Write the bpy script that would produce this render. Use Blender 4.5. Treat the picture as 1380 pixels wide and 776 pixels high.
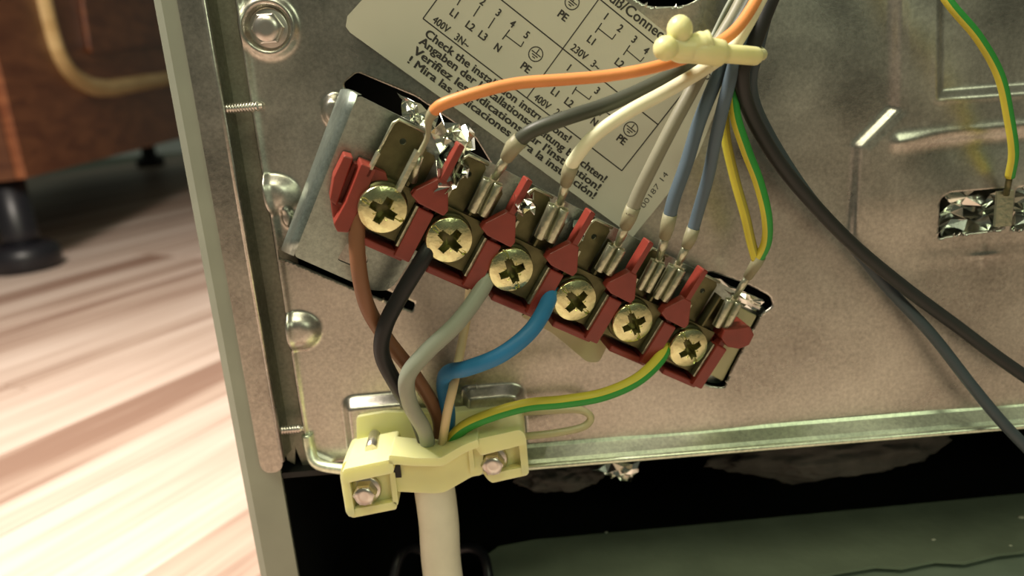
import bpy, bmesh, math, random
import numpy as np
from mathutils import Vector, Matrix, noise
from mathutils.geometry import tessellate_polygon
for o in list(bpy.data.objects): bpy.data.objects.remove(o)
SC = bpy.context.scene
COL = SC.collection
rnd = random.Random(7)
# ------------------------------------------------------------------ camera
FPX = 1080.0
CAM = Vector((0, -.21, .20))
PITCH, ROLL = math.radians(15), math.radians(4.8)
_X = Vector((1, 0, 0)); _F = Vector((0, math.cos(PITCH), -math.sin(PITCH))); _U0 = _X.cross(_F)
_R = _X * math.cos(ROLL) - _U0 * math.sin(ROLL); _U = _X * math.sin(ROLL) + _U0 * math.cos(ROLL)
cd = bpy.data.cameras.new('camera'); cam = bpy.data.objects.new('camera', cd); COL.objects.link(cam)
cam.matrix_world = Matrix(((_R.x, _U.x, -_F.x, CAM.x), (_R.y, _U.y, -_F.y, CAM.y), (_R.z, _U.z, -_F.z, CAM.z), (0, 0, 0, 1)))
cd.sensor_width = 36; cd.lens = 36 * FPX / 1380; cd.clip_start = .005; cd.clip_end = 50
cd.dof.use_dof = True; cd.dof.focus_distance = .19; cd.dof.aperture_fstop = 13
SC.camera = cam
# ------------------------------------------------------------------ light
SC.view_settings.view_transform = 'Standard'; SC.view_settings.look = 'None'
SC.view_settings.gamma = 1; SC.view_settings.exposure = 0.0
W = bpy.data.worlds.new('room_light'); SC.world = W; W.use_nodes = True
W.node_tree.nodes['Background'].inputs[0].default_value = (.50, .55, .42, 1)
W.node_tree.nodes['Background'].inputs[1].default_value = .14
def area(name, loc, target, size, power, col, sy=None):
    l = bpy.data.lights.new(name, 'AREA'); l.size = size; l.energy = power; l.color = col
    if sy: l.shape = 'RECTANGLE'; l.size_y = sy
    o = bpy.data.objects.new(name, l); COL.objects.link(o); o.location = loc
    o.rotation_euler = (Vector(target) - Vector(loc)).to_track_quat('-Z', 'Y').to_euler()
    return o
area('ceiling_lamp', (-.34, .0, .80), (-.30, .08, .0), .20, 13.5, (1.0, .89, .78))
area('added_top_fill', (-.12, -.42, .85), (0, 0, .12), .28, 2.0, (1.0, .98, .66))  # unseen fill, added to brighten upward faces of clamp and block
area('added_side_fill', (.62, -1.15, .85), (.02, 0, .15), .40, 2.9, (.90, 1.0, .68))  # unseen fill, added to give the metal panel its glossy glow
# ------------------------------------------------------------------ projection helpers: a pixel of the photograph -> a point at a real depth
def ray(px, py): return _F + _R * ((px - 690) / FPX) - _U * ((py - 388) / FPX)
def P(px, py, y=0.0):
    d = ray(px, py); return CAM + d * ((y - CAM.y) / d.y)
def PZ(px, py, z):
    d = ray(px, py); return CAM + d * ((z - CAM.z) / d.z)
def PP(px, py, p0, n):
    d = ray(px, py); return CAM + d * ((p0 - CAM).dot(n) / d.dot(n))
def rad(rpx, p): return rpx * (p - CAM).dot(_F) / FPX
# ------------------------------------------------------------------ materials
def nodes(name):
    m = bpy.data.materials.new(name); m.use_nodes = True
    nt = m.node_tree; return m, nt, nt.nodes['Principled BSDF']
def mat(name, col, rough=.5, metal=0, var=0, scale=200, bump=0, bscale=400, trans=0, spec=.5, sss=0):
    m, nt, b = nodes(name); N = nt.nodes; L = nt.links
    b.inputs['Roughness'].default_value = rough; b.inputs['Metallic'].default_value = metal
    b.inputs['Specular IOR Level'].default_value = spec
    b.inputs['Transmission Weight'].default_value = trans
    if sss:
        b.inputs['Subsurface Weight'].default_value = sss; b.inputs['Subsurface Scale'].default_value = .004
        b.inputs['Subsurface Radius'].default_value = (1, .9, .5)
    tc = N.new('ShaderNodeTexCoord')
    if var:
        n = N.new('ShaderNodeTexNoise'); n.inputs['Scale'].default_value = scale; n.inputs['Detail'].default_value = 4
        L.new(tc.outputs['Object'], n.inputs['Vector'])
        r = N.new('ShaderNodeValToRGB'); r.color_ramp.elements[0].position = .3; r.color_ramp.elements[1].position = .7
        r.color_ramp.elements[0].color = tuple(c * (1 - var) for c in col) + (1,)
        r.color_ramp.elements[1].color = tuple(min(1, c * (1 + var)) for c in col) + (1,)
        L.new(n.outputs['Fac'], r.inputs['Fac']); L.new(r.outputs['Color'], b.inputs['Base Color'])
    else: b.inputs['Base Color'].default_value = tuple(col) + (1,)
    if bump:
        n = N.new('ShaderNodeTexNoise'); n.inputs['Scale'].default_value = bscale
        L.new(tc.outputs['Object'], n.inputs['Vector'])
        bp = N.new('ShaderNodeBump'); bp.inputs['Strength'].default_value = bump; bp.inputs['Distance'].default_value = .0005
        L.new(n.outputs['Fac'], bp.inputs['Height']); L.new(bp.outputs['Normal'], b.inputs['Normal'])
    return m
def galv(name, col, rough, metal):
    m, nt, b = nodes(name); N = nt.nodes; L = nt.links
    tc = N.new('ShaderNodeTexCoord')
    v = N.new('ShaderNodeTexNoise'); v.inputs['Scale'].default_value = 900; v.inputs['Detail'].default_value = 6; v.inputs['Roughness'].default_value = .7
    n = N.new('ShaderNodeTexNoise'); n.inputs['Scale'].default_value = 45; n.inputs['Detail'].default_value = 5
    for q in (v, n): L.new(tc.outputs['Object'], q.inputs['Vector'])
    mx = N.new('ShaderNodeMath'); mx.operation = 'ADD'; L.new(v.outputs['Fac'], mx.inputs[0]); L.new(n.outputs['Fac'], mx.inputs[1])
    r = N.new('ShaderNodeValToRGB'); r.color_ramp.elements[0].position = .72; r.color_ramp.elements[1].position = 1.3
    r.color_ramp.elements[0].position = .36 * 2; 
    r.color_ramp.elements[0].color = tuple(c * .58 for c in col) + (1,); r.color_ramp.elements[1].color = tuple(min(1, c * 1.28) for c in col) + (1,)
    sc = N.new('ShaderNodeMath'); sc.operation = 'MULTIPLY'; sc.inputs[1].default_value = .5; L.new(mx.outputs[0], sc.inputs[0])
    r.color_ramp.elements[0].position = .34; r.color_ramp.elements[1].position = .66
    L.new(sc.outputs[0], r.inputs['Fac']); L.new(r.outputs['Color'], b.inputs['Base Color'])
    mr = N.new('ShaderNodeMapRange'); mr.inputs[1].default_value = .3; mr.inputs[2].default_value = .7
    mr.inputs[3].default_value = rough - .06; mr.inputs[4].default_value = rough + .08
    L.new(n.outputs['Fac'], mr.inputs[0]); L.new(mr.outputs[0], b.inputs['Roughness'])
    b.inputs['Metallic'].default_value = metal
    bp = N.new('ShaderNodeBump'); bp.inputs['Strength'].default_value = .12; bp.inputs['Distance'].default_value = .0003
    L.new(v.outputs['Fac'], bp.inputs['Height']); L.new(bp.outputs['Normal'], b.inputs['Normal'])
    return m
M = {}
M['galv'] = galv('galvanised_sheet', (.55, .53, .465), .30, .93)
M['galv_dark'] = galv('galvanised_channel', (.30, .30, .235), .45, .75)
M['galv_bridge'] = galv('galvanised_bracket', (.36, .42, .37), .30, .88)
M['galv_rim_lit'] = galv('galvanised_rim_lit', (.72, .80, .60), .36, .85)  # same sheet as the panel, colour lightened so the fold looks lit
M['side'] = mat('painted_side_sheet', (.31, .335, .27), .45, .25, .08, 60)
M['tin'] = mat('tinned_brass', (.46, .48, .34), .30, .85, .15, 600, .3, 900)
M['brass'] = mat('dull_brass_plate', (.12, .115, .055), .38, .85, .25, 300)
M['screw'] = mat('yellow_zinc_screw', (.70, .70, .38), .22, .97, .16, 350, .3, 500)
M['steel'] = mat('bright_steel_bolt', (.66, .62, .56), .3, .9, .08, 300)
M['red'] = mat('red_plastic', (.22, .032, .020), .38, 0, .12, 200, .1, 500)
M['black'] = mat('interior_shade_black', (.006, .006, .008), .9)  # near-black colour meant to stand for shade inside the cooker
M['nylon'] = mat('yellowed_nylon', (.80, .80, .40), .38, 0, .04, 90, .05, 300, spec=.4, sss=.35)
M['nylon_clear'] = mat('translucent_nylon', (.62, .60, .33), .3, 0, .05, 90, trans=.35)
M['nylon_tie'] = mat('nylon_tie', (.74, .72, .36), .35, 0, .04, 90, sss=.3)
M['foil'] = mat('aluminium_foil', (.86, .87, .80), .16, 1, .05, 300)
M['label'] = mat('paper_label', (.56, .55, .44), .42, 0, .04, 40, spec=.5)
M['ink'] = mat('label_ink', (.035, .032, .028), .5)
M['wool'] = mat('insulation_wool', (.07, .066, .058), .95, 0, .3, 120, 1.0, 200)
M['tray'] = mat('enamel_tray', (.20, .235, .17), .5, 0, .15, 50, .3, 300)
M['traylip'] = mat('enamel_tray_lip', (.22, .27, .21), .5, 0, .15, 50)
M['foot'] = mat('black_plastic_foot', (.012, .012, .016), .4)
def plastic(n, c, r=.46): M[n] = mat('wire_' + n, c, r, 0, .05, 150, .08, 500, spec=.32)
for n, c in dict(orange=(.70, .27, .085), black=(.013, .014, .014), grey_green=(.052, .058, .040), white=(.76, .76, .52), grey=(.24, .235, .165),
                 lightgrey=(.30, .33, .26), blue=(.095, .135, .165), steelblue=(.055, .075, .085), skyblue=(.03, .19, .39), brown=(.22, .10, .05),
                 yellow=(.62, .55, .06), green=(.035, .30, .05), sheath=(.70, .68, .54), cream=(.62, .50, .28), sleeve=(.27, .26, .16),
                 olive=(.38, .34, .06), charcoal=(.024, .026, .024)).items(): plastic(n, c)
def wood(name, c0, c1, scale, stretch, rough):
    m, nt, b = nodes(name); N = nt.nodes; L = nt.links
    tc = N.new('ShaderNodeTexCoord'); mp = N.new('ShaderNodeMapping'); mp.inputs['Scale'].default_value = stretch
    n = N.new('ShaderNodeTexNoise'); n.inputs['Scale'].default_value = scale; n.inputs['Detail'].default_value = 8; n.inputs['Distortion'].default_value = .4
    L.new(tc.outputs['Object'], mp.inputs['Vector']); L.new(mp.outputs['Vector'], n.inputs['Vector'])
    r = N.new('ShaderNodeValToRGB'); r.color_ramp.elements[0].position = .35; r.color_ramp.elements[1].position = .68
    r.color_ramp.elements[0].color = c0 + (1,); r.color_ramp.elements[1].color = c1 + (1,)
    L.new(n.outputs['Fac'], r.inputs['Fac']); L.new(r.outputs['Color'], b.inputs['Base Color'])
    b.inputs['Roughness'].default_value = rough
    return m
M['cabwood'] = wood('brown_cabinet_wood', (.16, .048, .021), (.29, .105, .044), 14, (1, 1, 5), .35)
M['cabshade'] = wood('shaded_cabinet_end', (.075, .026, .013), (.13, .050, .022), 14, (1, 1, 5), .4)  # cabinet wood darkened to offset lamp brightness on the end face
M['cabhighlight'] = wood('highlight_moulding', (.62, .40, .17), (.78, .55, .26), 14, (1, 1, 5), .35)  # highlight along the door groove, put into the wood colour
def plank_mat():
    m, nt, b = nodes('laminate'); N = nt.nodes; L = nt.links
    tc = N.new('ShaderNodeTexCoord'); oi = N.new('ShaderNodeObjectInfo')
    ad = N.new('ShaderNodeVectorMath'); ad.operation = 'ADD'; L.new(tc.outputs['Object'], ad.inputs[0])
    sc = N.new('ShaderNodeVectorMath'); sc.operation = 'SCALE'; sc.inputs['Scale'].default_value = 3.7
    cx = N.new('ShaderNodeCombineXYZ'); L.new(oi.outputs['Random'], cx.inputs[1]); L.new(oi.outputs['Random'], cx.inputs[2]); L.new(cx.outputs[0], sc.inputs[0]); L.new(sc.outputs[0], ad.inputs[1])
    # object x is across the board, object y along it
    mp = N.new('ShaderNodeMapping'); mp.inputs['Scale'].default_value = (1, .045, 1); L.new(ad.outputs[0], mp.inputs['Vector'])
    n1 = N.new('ShaderNodeTexNoise'); n1.inputs['Scale'].default_value = 26; n1.inputs['Detail'].default_value = 3; L.new(mp.outputs[0], n1.inputs['Vector'])
    n2 = N.new('ShaderNodeTexNoise'); n2.inputs['Scale'].default_value = 150; n2.inputs['Detail'].default_value = 5; L.new(mp.outputs[0], n2.inputs['Vector'])
    n3 = N.new('ShaderNodeTexWhiteNoise'); n3.noise_dimensions = '2D'
    sx = N.new('ShaderNodeSeparateXYZ'); L.new(tc.outputs['Object'], sx.inputs[0])
    d = N.new('ShaderNodeMath'); d.operation = 'MULTIPLY_ADD'; d.inputs[1].default_value = 15; d.inputs[2].default_value = 9.0; L.new(sx.outputs[0], d.inputs[0])
    fl = N.new('ShaderNodeMath'); fl.operation = 'FLOOR'; L.new(d.outputs[0], fl.inputs[0])
    c2 = N.new('ShaderNodeCombineXYZ'); L.new(fl.outputs[0], c2.inputs[0]); L.new(oi.outputs['Random'], c2.inputs[1]); L.new(c2.outputs[0], n3.inputs['Vector'])
    a = N.new('ShaderNodeMath'); a.operation = 'MULTIPLY_ADD'; a.inputs[1].default_value = .62; L.new(n1.outputs['Fac'], a.inputs[0])
    a2 = N.new('ShaderNodeMath'); a2.operation = 'MULTIPLY'; a2.inputs[1].default_value = .30; L.new(n3.outputs['Value'], a2.inputs[0]); L.new(a2.outputs[0], a.inputs[2])
    a3 = N.new('ShaderNodeMath'); a3.operation = 'MULTIPLY_ADD'; a3.inputs[1].default_value = .40; L.new(n2.outputs['Fac'], a3.inputs[0]); L.new(a.outputs[0], a3.inputs[2])
    r = N.new('ShaderNodeValToRGB'); e = r.color_ramp.elements; e[0].position = .52; e[0].color = (.34, .215, .165, 1); e[1].position = .84; e[1].color = (.78, .64, .56, 1)
    k = r.color_ramp.elements.new(.64); k.color = (.56, .42, .345, 1)
    L.new(a3.outputs[0], r.inputs['Fac']); L.new(r.outputs['Color'], b.inputs['Base Color']); b.inputs['Roughness'].default_value = .42
    return m
M['plank'] = plank_mat()
# ------------------------------------------------------------------ object helpers
WLOC = {}
def tag(o, label=None, cat=None, group=None, kind=None):
    for k, v in (('label', label), ('category', cat), ('group', group), ('kind', kind)):
        if v: o[k] = v
    return o
def thing(name, loc, label, cat, group=None):
    o = bpy.data.objects.new(name, None); o.empty_display_size = .005; COL.objects.link(o); o.location = loc
    WLOC[o] = Vector(loc); return tag(o, label, cat, group)
class MB:
    def __init__(s): s.v = []; s.f = []; s.mi = []; s.mats = []; s.sm = []
    def m(s, name):
        if name not in s.mats: s.mats.append(name)
        return s.mats.index(name)
    def add(s, vs, fs, mat, smooth=False):
        b = len(s.v); s.v += [Vector(q) for q in vs]; mi = s.m(mat)
        for i, f in enumerate(fs): s.f.append(tuple(b + j for j in f)); s.mi.append(mi); s.sm.append(smooth)
    def box(s, o, ax, lo, hi, mat):
        vs = [o + ax[0] * a + ax[1] * b_ + ax[2] * c for c in (lo[2], hi[2]) for b_ in (lo[1], hi[1]) for a in (lo[0], hi[0])]
        s.add(vs, [(0, 2, 3, 1), (4, 5, 7, 6), (0, 1, 5, 4), (2, 6, 7, 3), (0, 4, 6, 2), (1, 3, 7, 5)], mat); return s
    def prism(s, pts, ext, mat, holes=()):
        loops = [list(map(Vector, pts))] + [list(map(Vector, h)) for h in holes]
        ext = Vector(ext); tri = tessellate_polygon(loops); flat = [q for l in loops for q in l]; n = len(flat)
        fs = [t for t in tri] + [tuple(n + i for i in reversed(t)) for t in tri]; k = 0
        for l in loops:
            for i in range(len(l)): a = k + i; b = k + (i + 1) % len(l); fs.append((a, b, n + b, n + a))
            k += len(l)
        s.add(flat + [q + ext for q in flat], fs, mat); return s
    def tube(s, path, r, mat, seg=14, stripe=None, cap=True, twist=0, phase=0):
        # path: points; r: number or list; stripe: (material, from, to) in turns
        n = len(path); rr = r if isinstance(r, (list, tuple)) else [r] * n
        T = [(path[min(i + 1, n - 1)] - path[max(i - 1, 0)]).normalized() for i in range(n)]
        ref = Vector((0, -1, 0)); 
        if abs(T[0].dot(ref)) > .9: ref = Vector((0, 0, 1))
        N = (ref - T[0] * ref.dot(T[0])).normalized(); vs = []
        for i in range(n):
            N = (N - T[i] * N.dot(T[i])).normalized(); B = T[i].cross(N)
            for k in range(seg):
                a = 2 * math.pi * (k / seg + twist * i / n + phase); vs.append(path[i] + (N * math.cos(a) + B * math.sin(a)) * rr[i])
        f1 = []; f2 = []
        for i in range(n - 1):
            for k in range(seg):
                q = (i * seg + k, i * seg + (k + 1) % seg, (i + 1) * seg + (k + 1) % seg, (i + 1) * seg + k)
                (f2 if stripe and any(lo <= (k + .5) / seg < hi for lo, hi in stripe[1]) else f1).append(q)
        b = len(s.v); s.v += vs
        for fl, mm in ((f1, mat), (f2, stripe[0] if stripe else mat)):
            mi = s.m(mm)
            for f in fl: s.f.append(tuple(b + j for j in f)); s.mi.append(mi); s.sm.append(True)
        if cap:
            for f in (tuple(b + k for k in reversed(range(seg))), tuple(b + (n - 1) * seg + k for k in range(seg))):
                s.f.append(f); s.mi.append(s.m(mat)); s.sm.append(False)
        return s
    def lathe(s, o, ax, prof, mat, seg=28, smooth=True):
        # prof: (radius, height along ax[2])
        vs = []; fs = []
        for r, h in prof:
            for k in range(seg):
                a = 2 * math.pi * k / seg; vs.append(o + ax[0] * (r * math.cos(a)) + ax[1] * (r * math.sin(a)) + ax[2] * h)
        for i in range(len(prof) - 1):
            for k in range(seg): fs.append((i * seg + k, i * seg + (k + 1) % seg, (i + 1) * seg + (k + 1) % seg, (i + 1) * seg + k))
        fs.append(tuple(reversed(range(seg)))); fs.append(tuple((len(prof) - 1) * seg + k for k in range(seg)))
        s.add(vs, fs, mat, smooth); return s
    def ball(s, c, r, mat, sx=(1, 1, 1), seg=18):
        vs = []; fs = []; R = seg // 2
        for i in range(R + 1):
            t = math.pi * i / R
            for k in range(seg):
                a = 2 * math.pi * k / seg; vs.append(c + Vector((r * sx[0] * math.sin(t) * math.cos(a), r * sx[1] * math.sin(t) * math.sin(a), r * sx[2] * math.cos(t))))
        for i in range(R):
            for k in range(seg): fs.append((i * seg + k, (i + 1) * seg + k, (i + 1) * seg + (k + 1) % seg, i * seg + (k + 1) % seg))
        s.add(vs, fs, mat, True); return s
    def build(s, name, parent=None, bevel=0, **kw):
        o0 = WLOC.get(parent)
        if o0 is None:
            xs = [v.x for v in s.v]; ys = [v.y for v in s.v]; zs = [v.z for v in s.v]
            o0 = Vector(((min(xs) + max(xs)) / 2, (min(ys) + max(ys)) / 2, min(zs)))
        me = bpy.data.meshes.new(name); me.from_pydata([v - o0 for v in s.v], [], s.f)
        for n in s.mats: me.materials.append(M[n])
        me.polygons.foreach_set('material_index', s.mi); me.polygons.foreach_set('use_smooth', s.sm)
        bm = bmesh.new(); bm.from_mesh(me); bmesh.ops.remove_doubles(bm, verts=bm.verts, dist=1e-7)
        bmesh.ops.recalc_face_normals(bm, faces=bm.faces); bm.to_mesh(me); bm.free(); me.update()
        o = bpy.data.objects.new(name, me); COL.objects.link(o)
        if parent is not None: o.parent = parent
        else: o.location = o0
        WLOC[o] = o0
        if bevel:
            b = o.modifiers.new('bevel', 'BEVEL'); b.width = bevel; b.segments = 2; b.limit_method = 'ANGLE'; b.angle_limit = math.radians(35)
        return tag(o, **kw)
def spline(pts, n=8):
    pts = [Vector(p) for p in pts]; out = []
    for i in range(len(pts) - 1):
        p0 = pts[i - 1] if i else pts[0] * 2 - pts[1]; p1 = pts[i]; p2 = pts[i + 1]; p3 = pts[i + 2] if i + 2 < len(pts) else pts[-1] * 2 - pts[-2]
        for k in range(n):
            t = k / n; out.append(.5 * ((2 * p1) + (p2 - p0) * t + (2 * p0 - 5 * p1 + 4 * p2 - p3) * t * t + (3 * p1 - p0 - 3 * p2 + p3) * t ** 3))
    out.append(pts[-1]); return out
AX = (Vector((1, 0, 0)), Vector((0, 1, 0)), Vector((0, 0, 1)))
FX = (Vector((1, 0, 0)), Vector((0, 0, 1)), Vector((0, -1, 0)))      # right, up, towards the viewer of the back panel
def rounded(pts, r, n=5):
    out = []; k = len(pts)
    for i in range(k):
        p = Vector(pts[i]); a = Vector(pts[i - 1]); b = Vector(pts[(i + 1) % k])
        ra = min(r, (a - p).length * .45); rb = min(r, (b - p).length * .45)
        q0 = p + (a - p).normalized() * ra; q1 = p + (b - p).normalized() * rb
        for j in range(n + 1):
            t = j / n; out.append(q0 * (1 - t) ** 2 + p * 2 * t * (1 - t) + q1 * t * t)
    return out
def pxs(pts, y): return [P(a, b, y) for a, b in pts]
# ================================================================== SETTING: the laminate floor
fl = MB().box(Vector((0, 0, 0)), AX, (-2.4, -1.6, -.03), (1.6, 3.2, -.008), 'tray').build('floor', kind='structure')
va = math.radians(30.0); ey = Vector((math.sin(va), math.cos(va), 0)); exx = Vector((math.cos(va), -math.sin(va), 0))
BW, BL = .2, 1.28; proto = None; np_ = 0
for i in range(-11, 8):
    for j in range(-2, 3):
        off = -.30 + .1 + BW * i; yo = j * BL + ((i * 37) % 10) / 10 * BL
        c = exx * off + ey * yo
        if not (-2.5 < c.x < 1.5 and -1.5 < c.y < 3.1): continue
        if proto is None:
            mb = MB(); h = BW / 2 - .0004; l = BL / 2 - .0004
            mb.box(Vector((0, 0, 0)), AX, (-h, -l, -.008), (h, l, 0), 'plank')
            proto = mb.build('floor_plank', fl, bevel=.0006); o = proto
            # keep the mesh centred on the plank itself, so that copies can share it
            for v in proto.data.vertices: v.co += WLOC[fl]
        else:
            o = proto.copy(); COL.objects.link(o)
        o.location = c - WLOC[fl]; o.rotation_euler = (0, 0, -va); o.parent = fl; np_ += 1
# ================================================================== COOKER
cooker = thing('cooker', (.05, .15, 0), 'galvanised back of a cooker with its cover off, filling the frame', 'cooker')
xo = P(200, 0, 0).x; xf0 = P(238, 0, -.003).x; xf1 = P(274, 0, -.003).x; xc = P(318, 0, 0).x
zb = P(365, 637, -.003).z; ZT = .30
def sweepz(prof, z0, z1, m, name, **k):
    mb = MB(); mb.prism([(x, y, z0) for x, y in prof], (0, 0, z1 - z0), m); return mb.build(name, cooker, **k)
# painted side sheet: wraps round the corner, runs down to the floor
xs1 = P(402, 776, .0).x
sweepz([(xo, .48), (xo, .004), (xo + .0008, .0012), (xo + .003, .0), (xs1, .0), (xs1, .0009), (xo + .003, .0009), (xo + .0012, .003), (xo + .001, .48)], .004, ZT, 'side', 'side_panel')
# galvanised flange in front of it, rounded bottom corner
fp = rounded([Vector((xf0, -.003, ZT)), Vector((xf0, -.003, zb)), Vector((xf1, -.003, zb)), Vector((xf1, -.003, ZT))], .0035)
mb = MB(); mb.prism(fp, (0, .0009, 0), 'galv')
mb.prism([(xf0 - .0002, -.0005, ZT), (xf0 - .0002, -.0005, zb + .004), (xf0 + .0008, -.003, zb + .004), (xf0 + .0008, -.003, ZT)], (0, .0009, 0), 'galv')
mb.build('corner_flange', cooker, bevel=.0003)
mb = MB(); mb.tube([Vector((xf1, -.0025, ZT)), Vector((xf1, -.0025, zb + .003))], .0007, 'galv', 10); mb.build('flange_edge', cooker)
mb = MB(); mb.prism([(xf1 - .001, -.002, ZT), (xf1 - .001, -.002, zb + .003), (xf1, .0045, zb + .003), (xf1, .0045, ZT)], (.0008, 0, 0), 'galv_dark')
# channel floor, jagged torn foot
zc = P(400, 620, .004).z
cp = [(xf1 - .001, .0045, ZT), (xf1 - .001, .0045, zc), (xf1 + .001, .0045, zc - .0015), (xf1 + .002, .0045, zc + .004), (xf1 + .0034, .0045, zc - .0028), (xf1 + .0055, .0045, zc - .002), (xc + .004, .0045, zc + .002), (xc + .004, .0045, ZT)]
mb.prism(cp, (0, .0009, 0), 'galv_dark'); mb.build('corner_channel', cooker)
# ---- the back panel: one pressed sheet, relief and openings
def px2(pts): return np.array([(P(a, b, 0).x, P(a, b, 0).z) for a, b in pts])
def rpx2(pts, r): q = rounded([Vector((P(a, b, 0).x, 0, P(a, b, 0).z)) for a, b in pts], r); return np.array([(v.x, v.z) for v in q])
slot_bridge = rpx2([(470, 92), (520, 118), (1020, 382), (1046, 405), (1030, 425), (950, 440), (500, 300), (372, 330), (395, 290)], .002)
slot_bridge = rpx2([(462, 112), (481, 97), (610, 153), (1022, 384), (1046, 402), (1034, 424), (985, 505), (975, 524), (955, 520), (560, 350), (530, 330), (500, 300), (465, 290), (468, 200), (478, 150)], .0012)
slot_low = rpx2([(376, 333), (388, 330), (470, 368), (560, 408), (556, 420), (470, 386), (378, 346)], .0008)
hole_top = rpx2([(820, -60), (845, -12), (870, 9), (925, 8), (950, -8), (975, -60)], .003)
hole_r1 = rpx2([(1263, 268), (1275, 259), (1352, 252), (1352, 308), (1275, 318), (1263, 322)], .0012)
hole_r2 = rpx2([(1364, 252), (1440, 245), (1440, 304), (1360, 310)], .0012)
slot_bridge = rpx2([(462, 112), (481, 97), (560, 130), (640, 184), (668, 230), (940, 372), (958, 366), (1004, 382), (1038, 399), (1042, 412), (1026, 424), (985, 500), (977, 522), (957, 520), (560, 350), (530, 330), (500, 300), (465, 290), (468, 200), (478, 150)], .0010)
holes = [slot_bridge, slot_low, hole_top, hole_r1, hole_r2]
def inside(X, Y, poly):
    r = np.zeros(X.shape, bool); n = len(poly)
    for i in range(n):
        x1, y1 = poly[i]; x2, y2 = poly[(i + 1) % n]
        if y1 == y2: continue
        c = ((y1 > Y) != (y2 > Y)) & (X < (x2 - x1) * (Y - y1) / (y2 - y1) + x1); r ^= c
    return r
def dist(X, Y, poly, closed=True):
    D = np.full(X.shape, 9.0); QX = X.copy(); QY = Y.copy(); n = len(poly)
    for i in range(n if closed else n - 1):
        a = poly[i]; b = poly[(i + 1) % n]; dx, dy = b - a; L = dx * dx + dy * dy + 1e-12
        t = np.clip(((X - a[0]) * dx + (Y - a[1]) * dy) / L, 0, 1); qx = a[0] + t * dx; qy = a[1] + t * dy
        d = np.hypot(X - qx, Y - qy); m = d < D; D = np.where(m, d, D); QX = np.where(m, qx, QX); QY = np.where(m, qy, QY)
    return D, QX, QY
def sstep(t): t = np.clip(t, 0, 1); return t * t * (3 - 2 * t)
step = .00045
pL = P(318, 0, 0).x; zB = P(720, 600, 0).z
nx = int((.235 - pL) / step); nz = int((ZT - .02 - zB) / step)
gx, gz = np.meshgrid(pL + np.arange(nx + 1) * step, zB + np.arange(nz + 1) * step, indexing='ij')
# snap to the edges of the openings
vx, vz = gx.copy(), gz.copy()
for h in holes:
    D, qx, qz = dist(vx, vz, h); m = D < step * .72; vx = np.where(m, qx, vx); vz = np.where(m, qz, vz)
cxm = (vx[:-1, :-1] + vx[1:, :-1] + vx[:-1, 1:] + vx[1:, 1:]) / 4; czm = (vz[:-1, :-1] + vz[1:, :-1] + vz[:-1, 1:] + vz[1:, 1:]) / 4
kill = np.zeros(cxm.shape, bool)
for h in holes: kill |= inside(cxm, czm, h)
def signed(poly):
    D, _, _ = dist(vx, vz, poly); return np.where(inside(vx, vz, poly), D, -D)
H = np.zeros(vx.shape)                                              # height towards the viewer
A = px2([(1211, -300), (1207, 147), (1157, 198), (1150, 330), (1180, 372), (1500, 350), (1900, 300), (1900, -300)])
H += .0019 * sstep(signed(A) / .0050 + .5) * sstep((vz - P(1150, 380, 0).z) / .024)
DA, _, _ = dist(vx, vz, A[:4], False); H += .0006 * np.exp(-(DA / .0011) ** 2) * sstep((vz - P(1150, 345, 0).z) / .012)
DB, _, _ = dist(vx, vz, px2([(1263, -300), (1261, 130), (1500, 112)]), False); H += .0005 * np.exp(-(DB / .0011) ** 2)
DC, _, _ = dist(vx, vz, px2([(1207, 191), (1500, 162)]), False); H += .0008 * np.exp(-(DC / .0018) ** 2)
Bp = px2([(1263, -300), (1261, 130), (1500, 112), (1900, 90), (1900, -300)])
H -= .0016 * sstep(signed(Bp) / .0030 + .5)
Cp = px2([(1204, 190), (1500, 162), (1900, 130), (1900, 300), (1500, 325), (1215, 345)])
Dc, _, _ = dist(vx, vz, px2([(1204, 190), (1500, 162), (1900, 130)]), False)
H -= .0018 * sstep(signed(Cp) / .004 + .5) * np.exp(-Dc / .014) * sstep((vx - P(1200, 200, 0).x) / .016)
# rolled left edge ridge, two swaged lumps, bolt dimple, clamp recess
ridge = px2([(320, -300), (320, 0), (338, 130), (353, 228), (368, 290), (387, 420), (394, 470), (405, 560), (411, 592), (421, 612), (446, 622)])
D, _, _ = dist(vx, vz, ridge, False); H += .0011 * np.exp(-(D / .0011) ** 2)
for (a, b, rx, rz, hh) in ((366, 262, .0078, .0056, .0027), (402, 446, .0068, .0058, .0026)):
    c = P(a, b, 0); e = ((vx - c.x) / rx) ** 2 + ((vz - c.z) / rz) ** 2; H += hh * sstep(1.0 - e) ** .8
c = P(362, 37, 0); rr = np.hypot(vx - c.x, vz - c.z); H += .0012 * np.exp(-((rr - .0062) / .0011) ** 2) - .0026 * sstep((.0056 - rr) / .0018)
rec = rpx2([(466, 540), (545, 533), (690, 521), (702, 526), (706, 612), (476, 612)], .0025)
notch = rpx2([(548, 500), (628, 500), (628, 558), (548, 562)], .002)
H += .0034 * sstep(signed(rec) / .0032 + .5) * (1 - sstep(signed(notch) / .0026 + .5))
c = P(1325, 344, 0); H += .00022 * np.exp(-(((vx - c.x) / .0042) ** 2) ** 2 - (((vz - c.z) / .0007) ** 2)) + .00022 * np.exp(-(((vz - c.z) / .0030) ** 2) ** 2 - (((vx - c.x) / .0009) ** 2))
c = P(452, 150, 0); e = ((vx - c.x) / .0034) ** 2 + ((vz - c.z) / .0044) ** 2; H += .0030 * sstep(1.2 - e)
c = P(388, 292, 0); e = ((vx - c.x) / .0016) ** 2 + ((vz - c.z) / .0030) ** 2; H += .0016 * sstep(1.2 - e)
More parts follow.
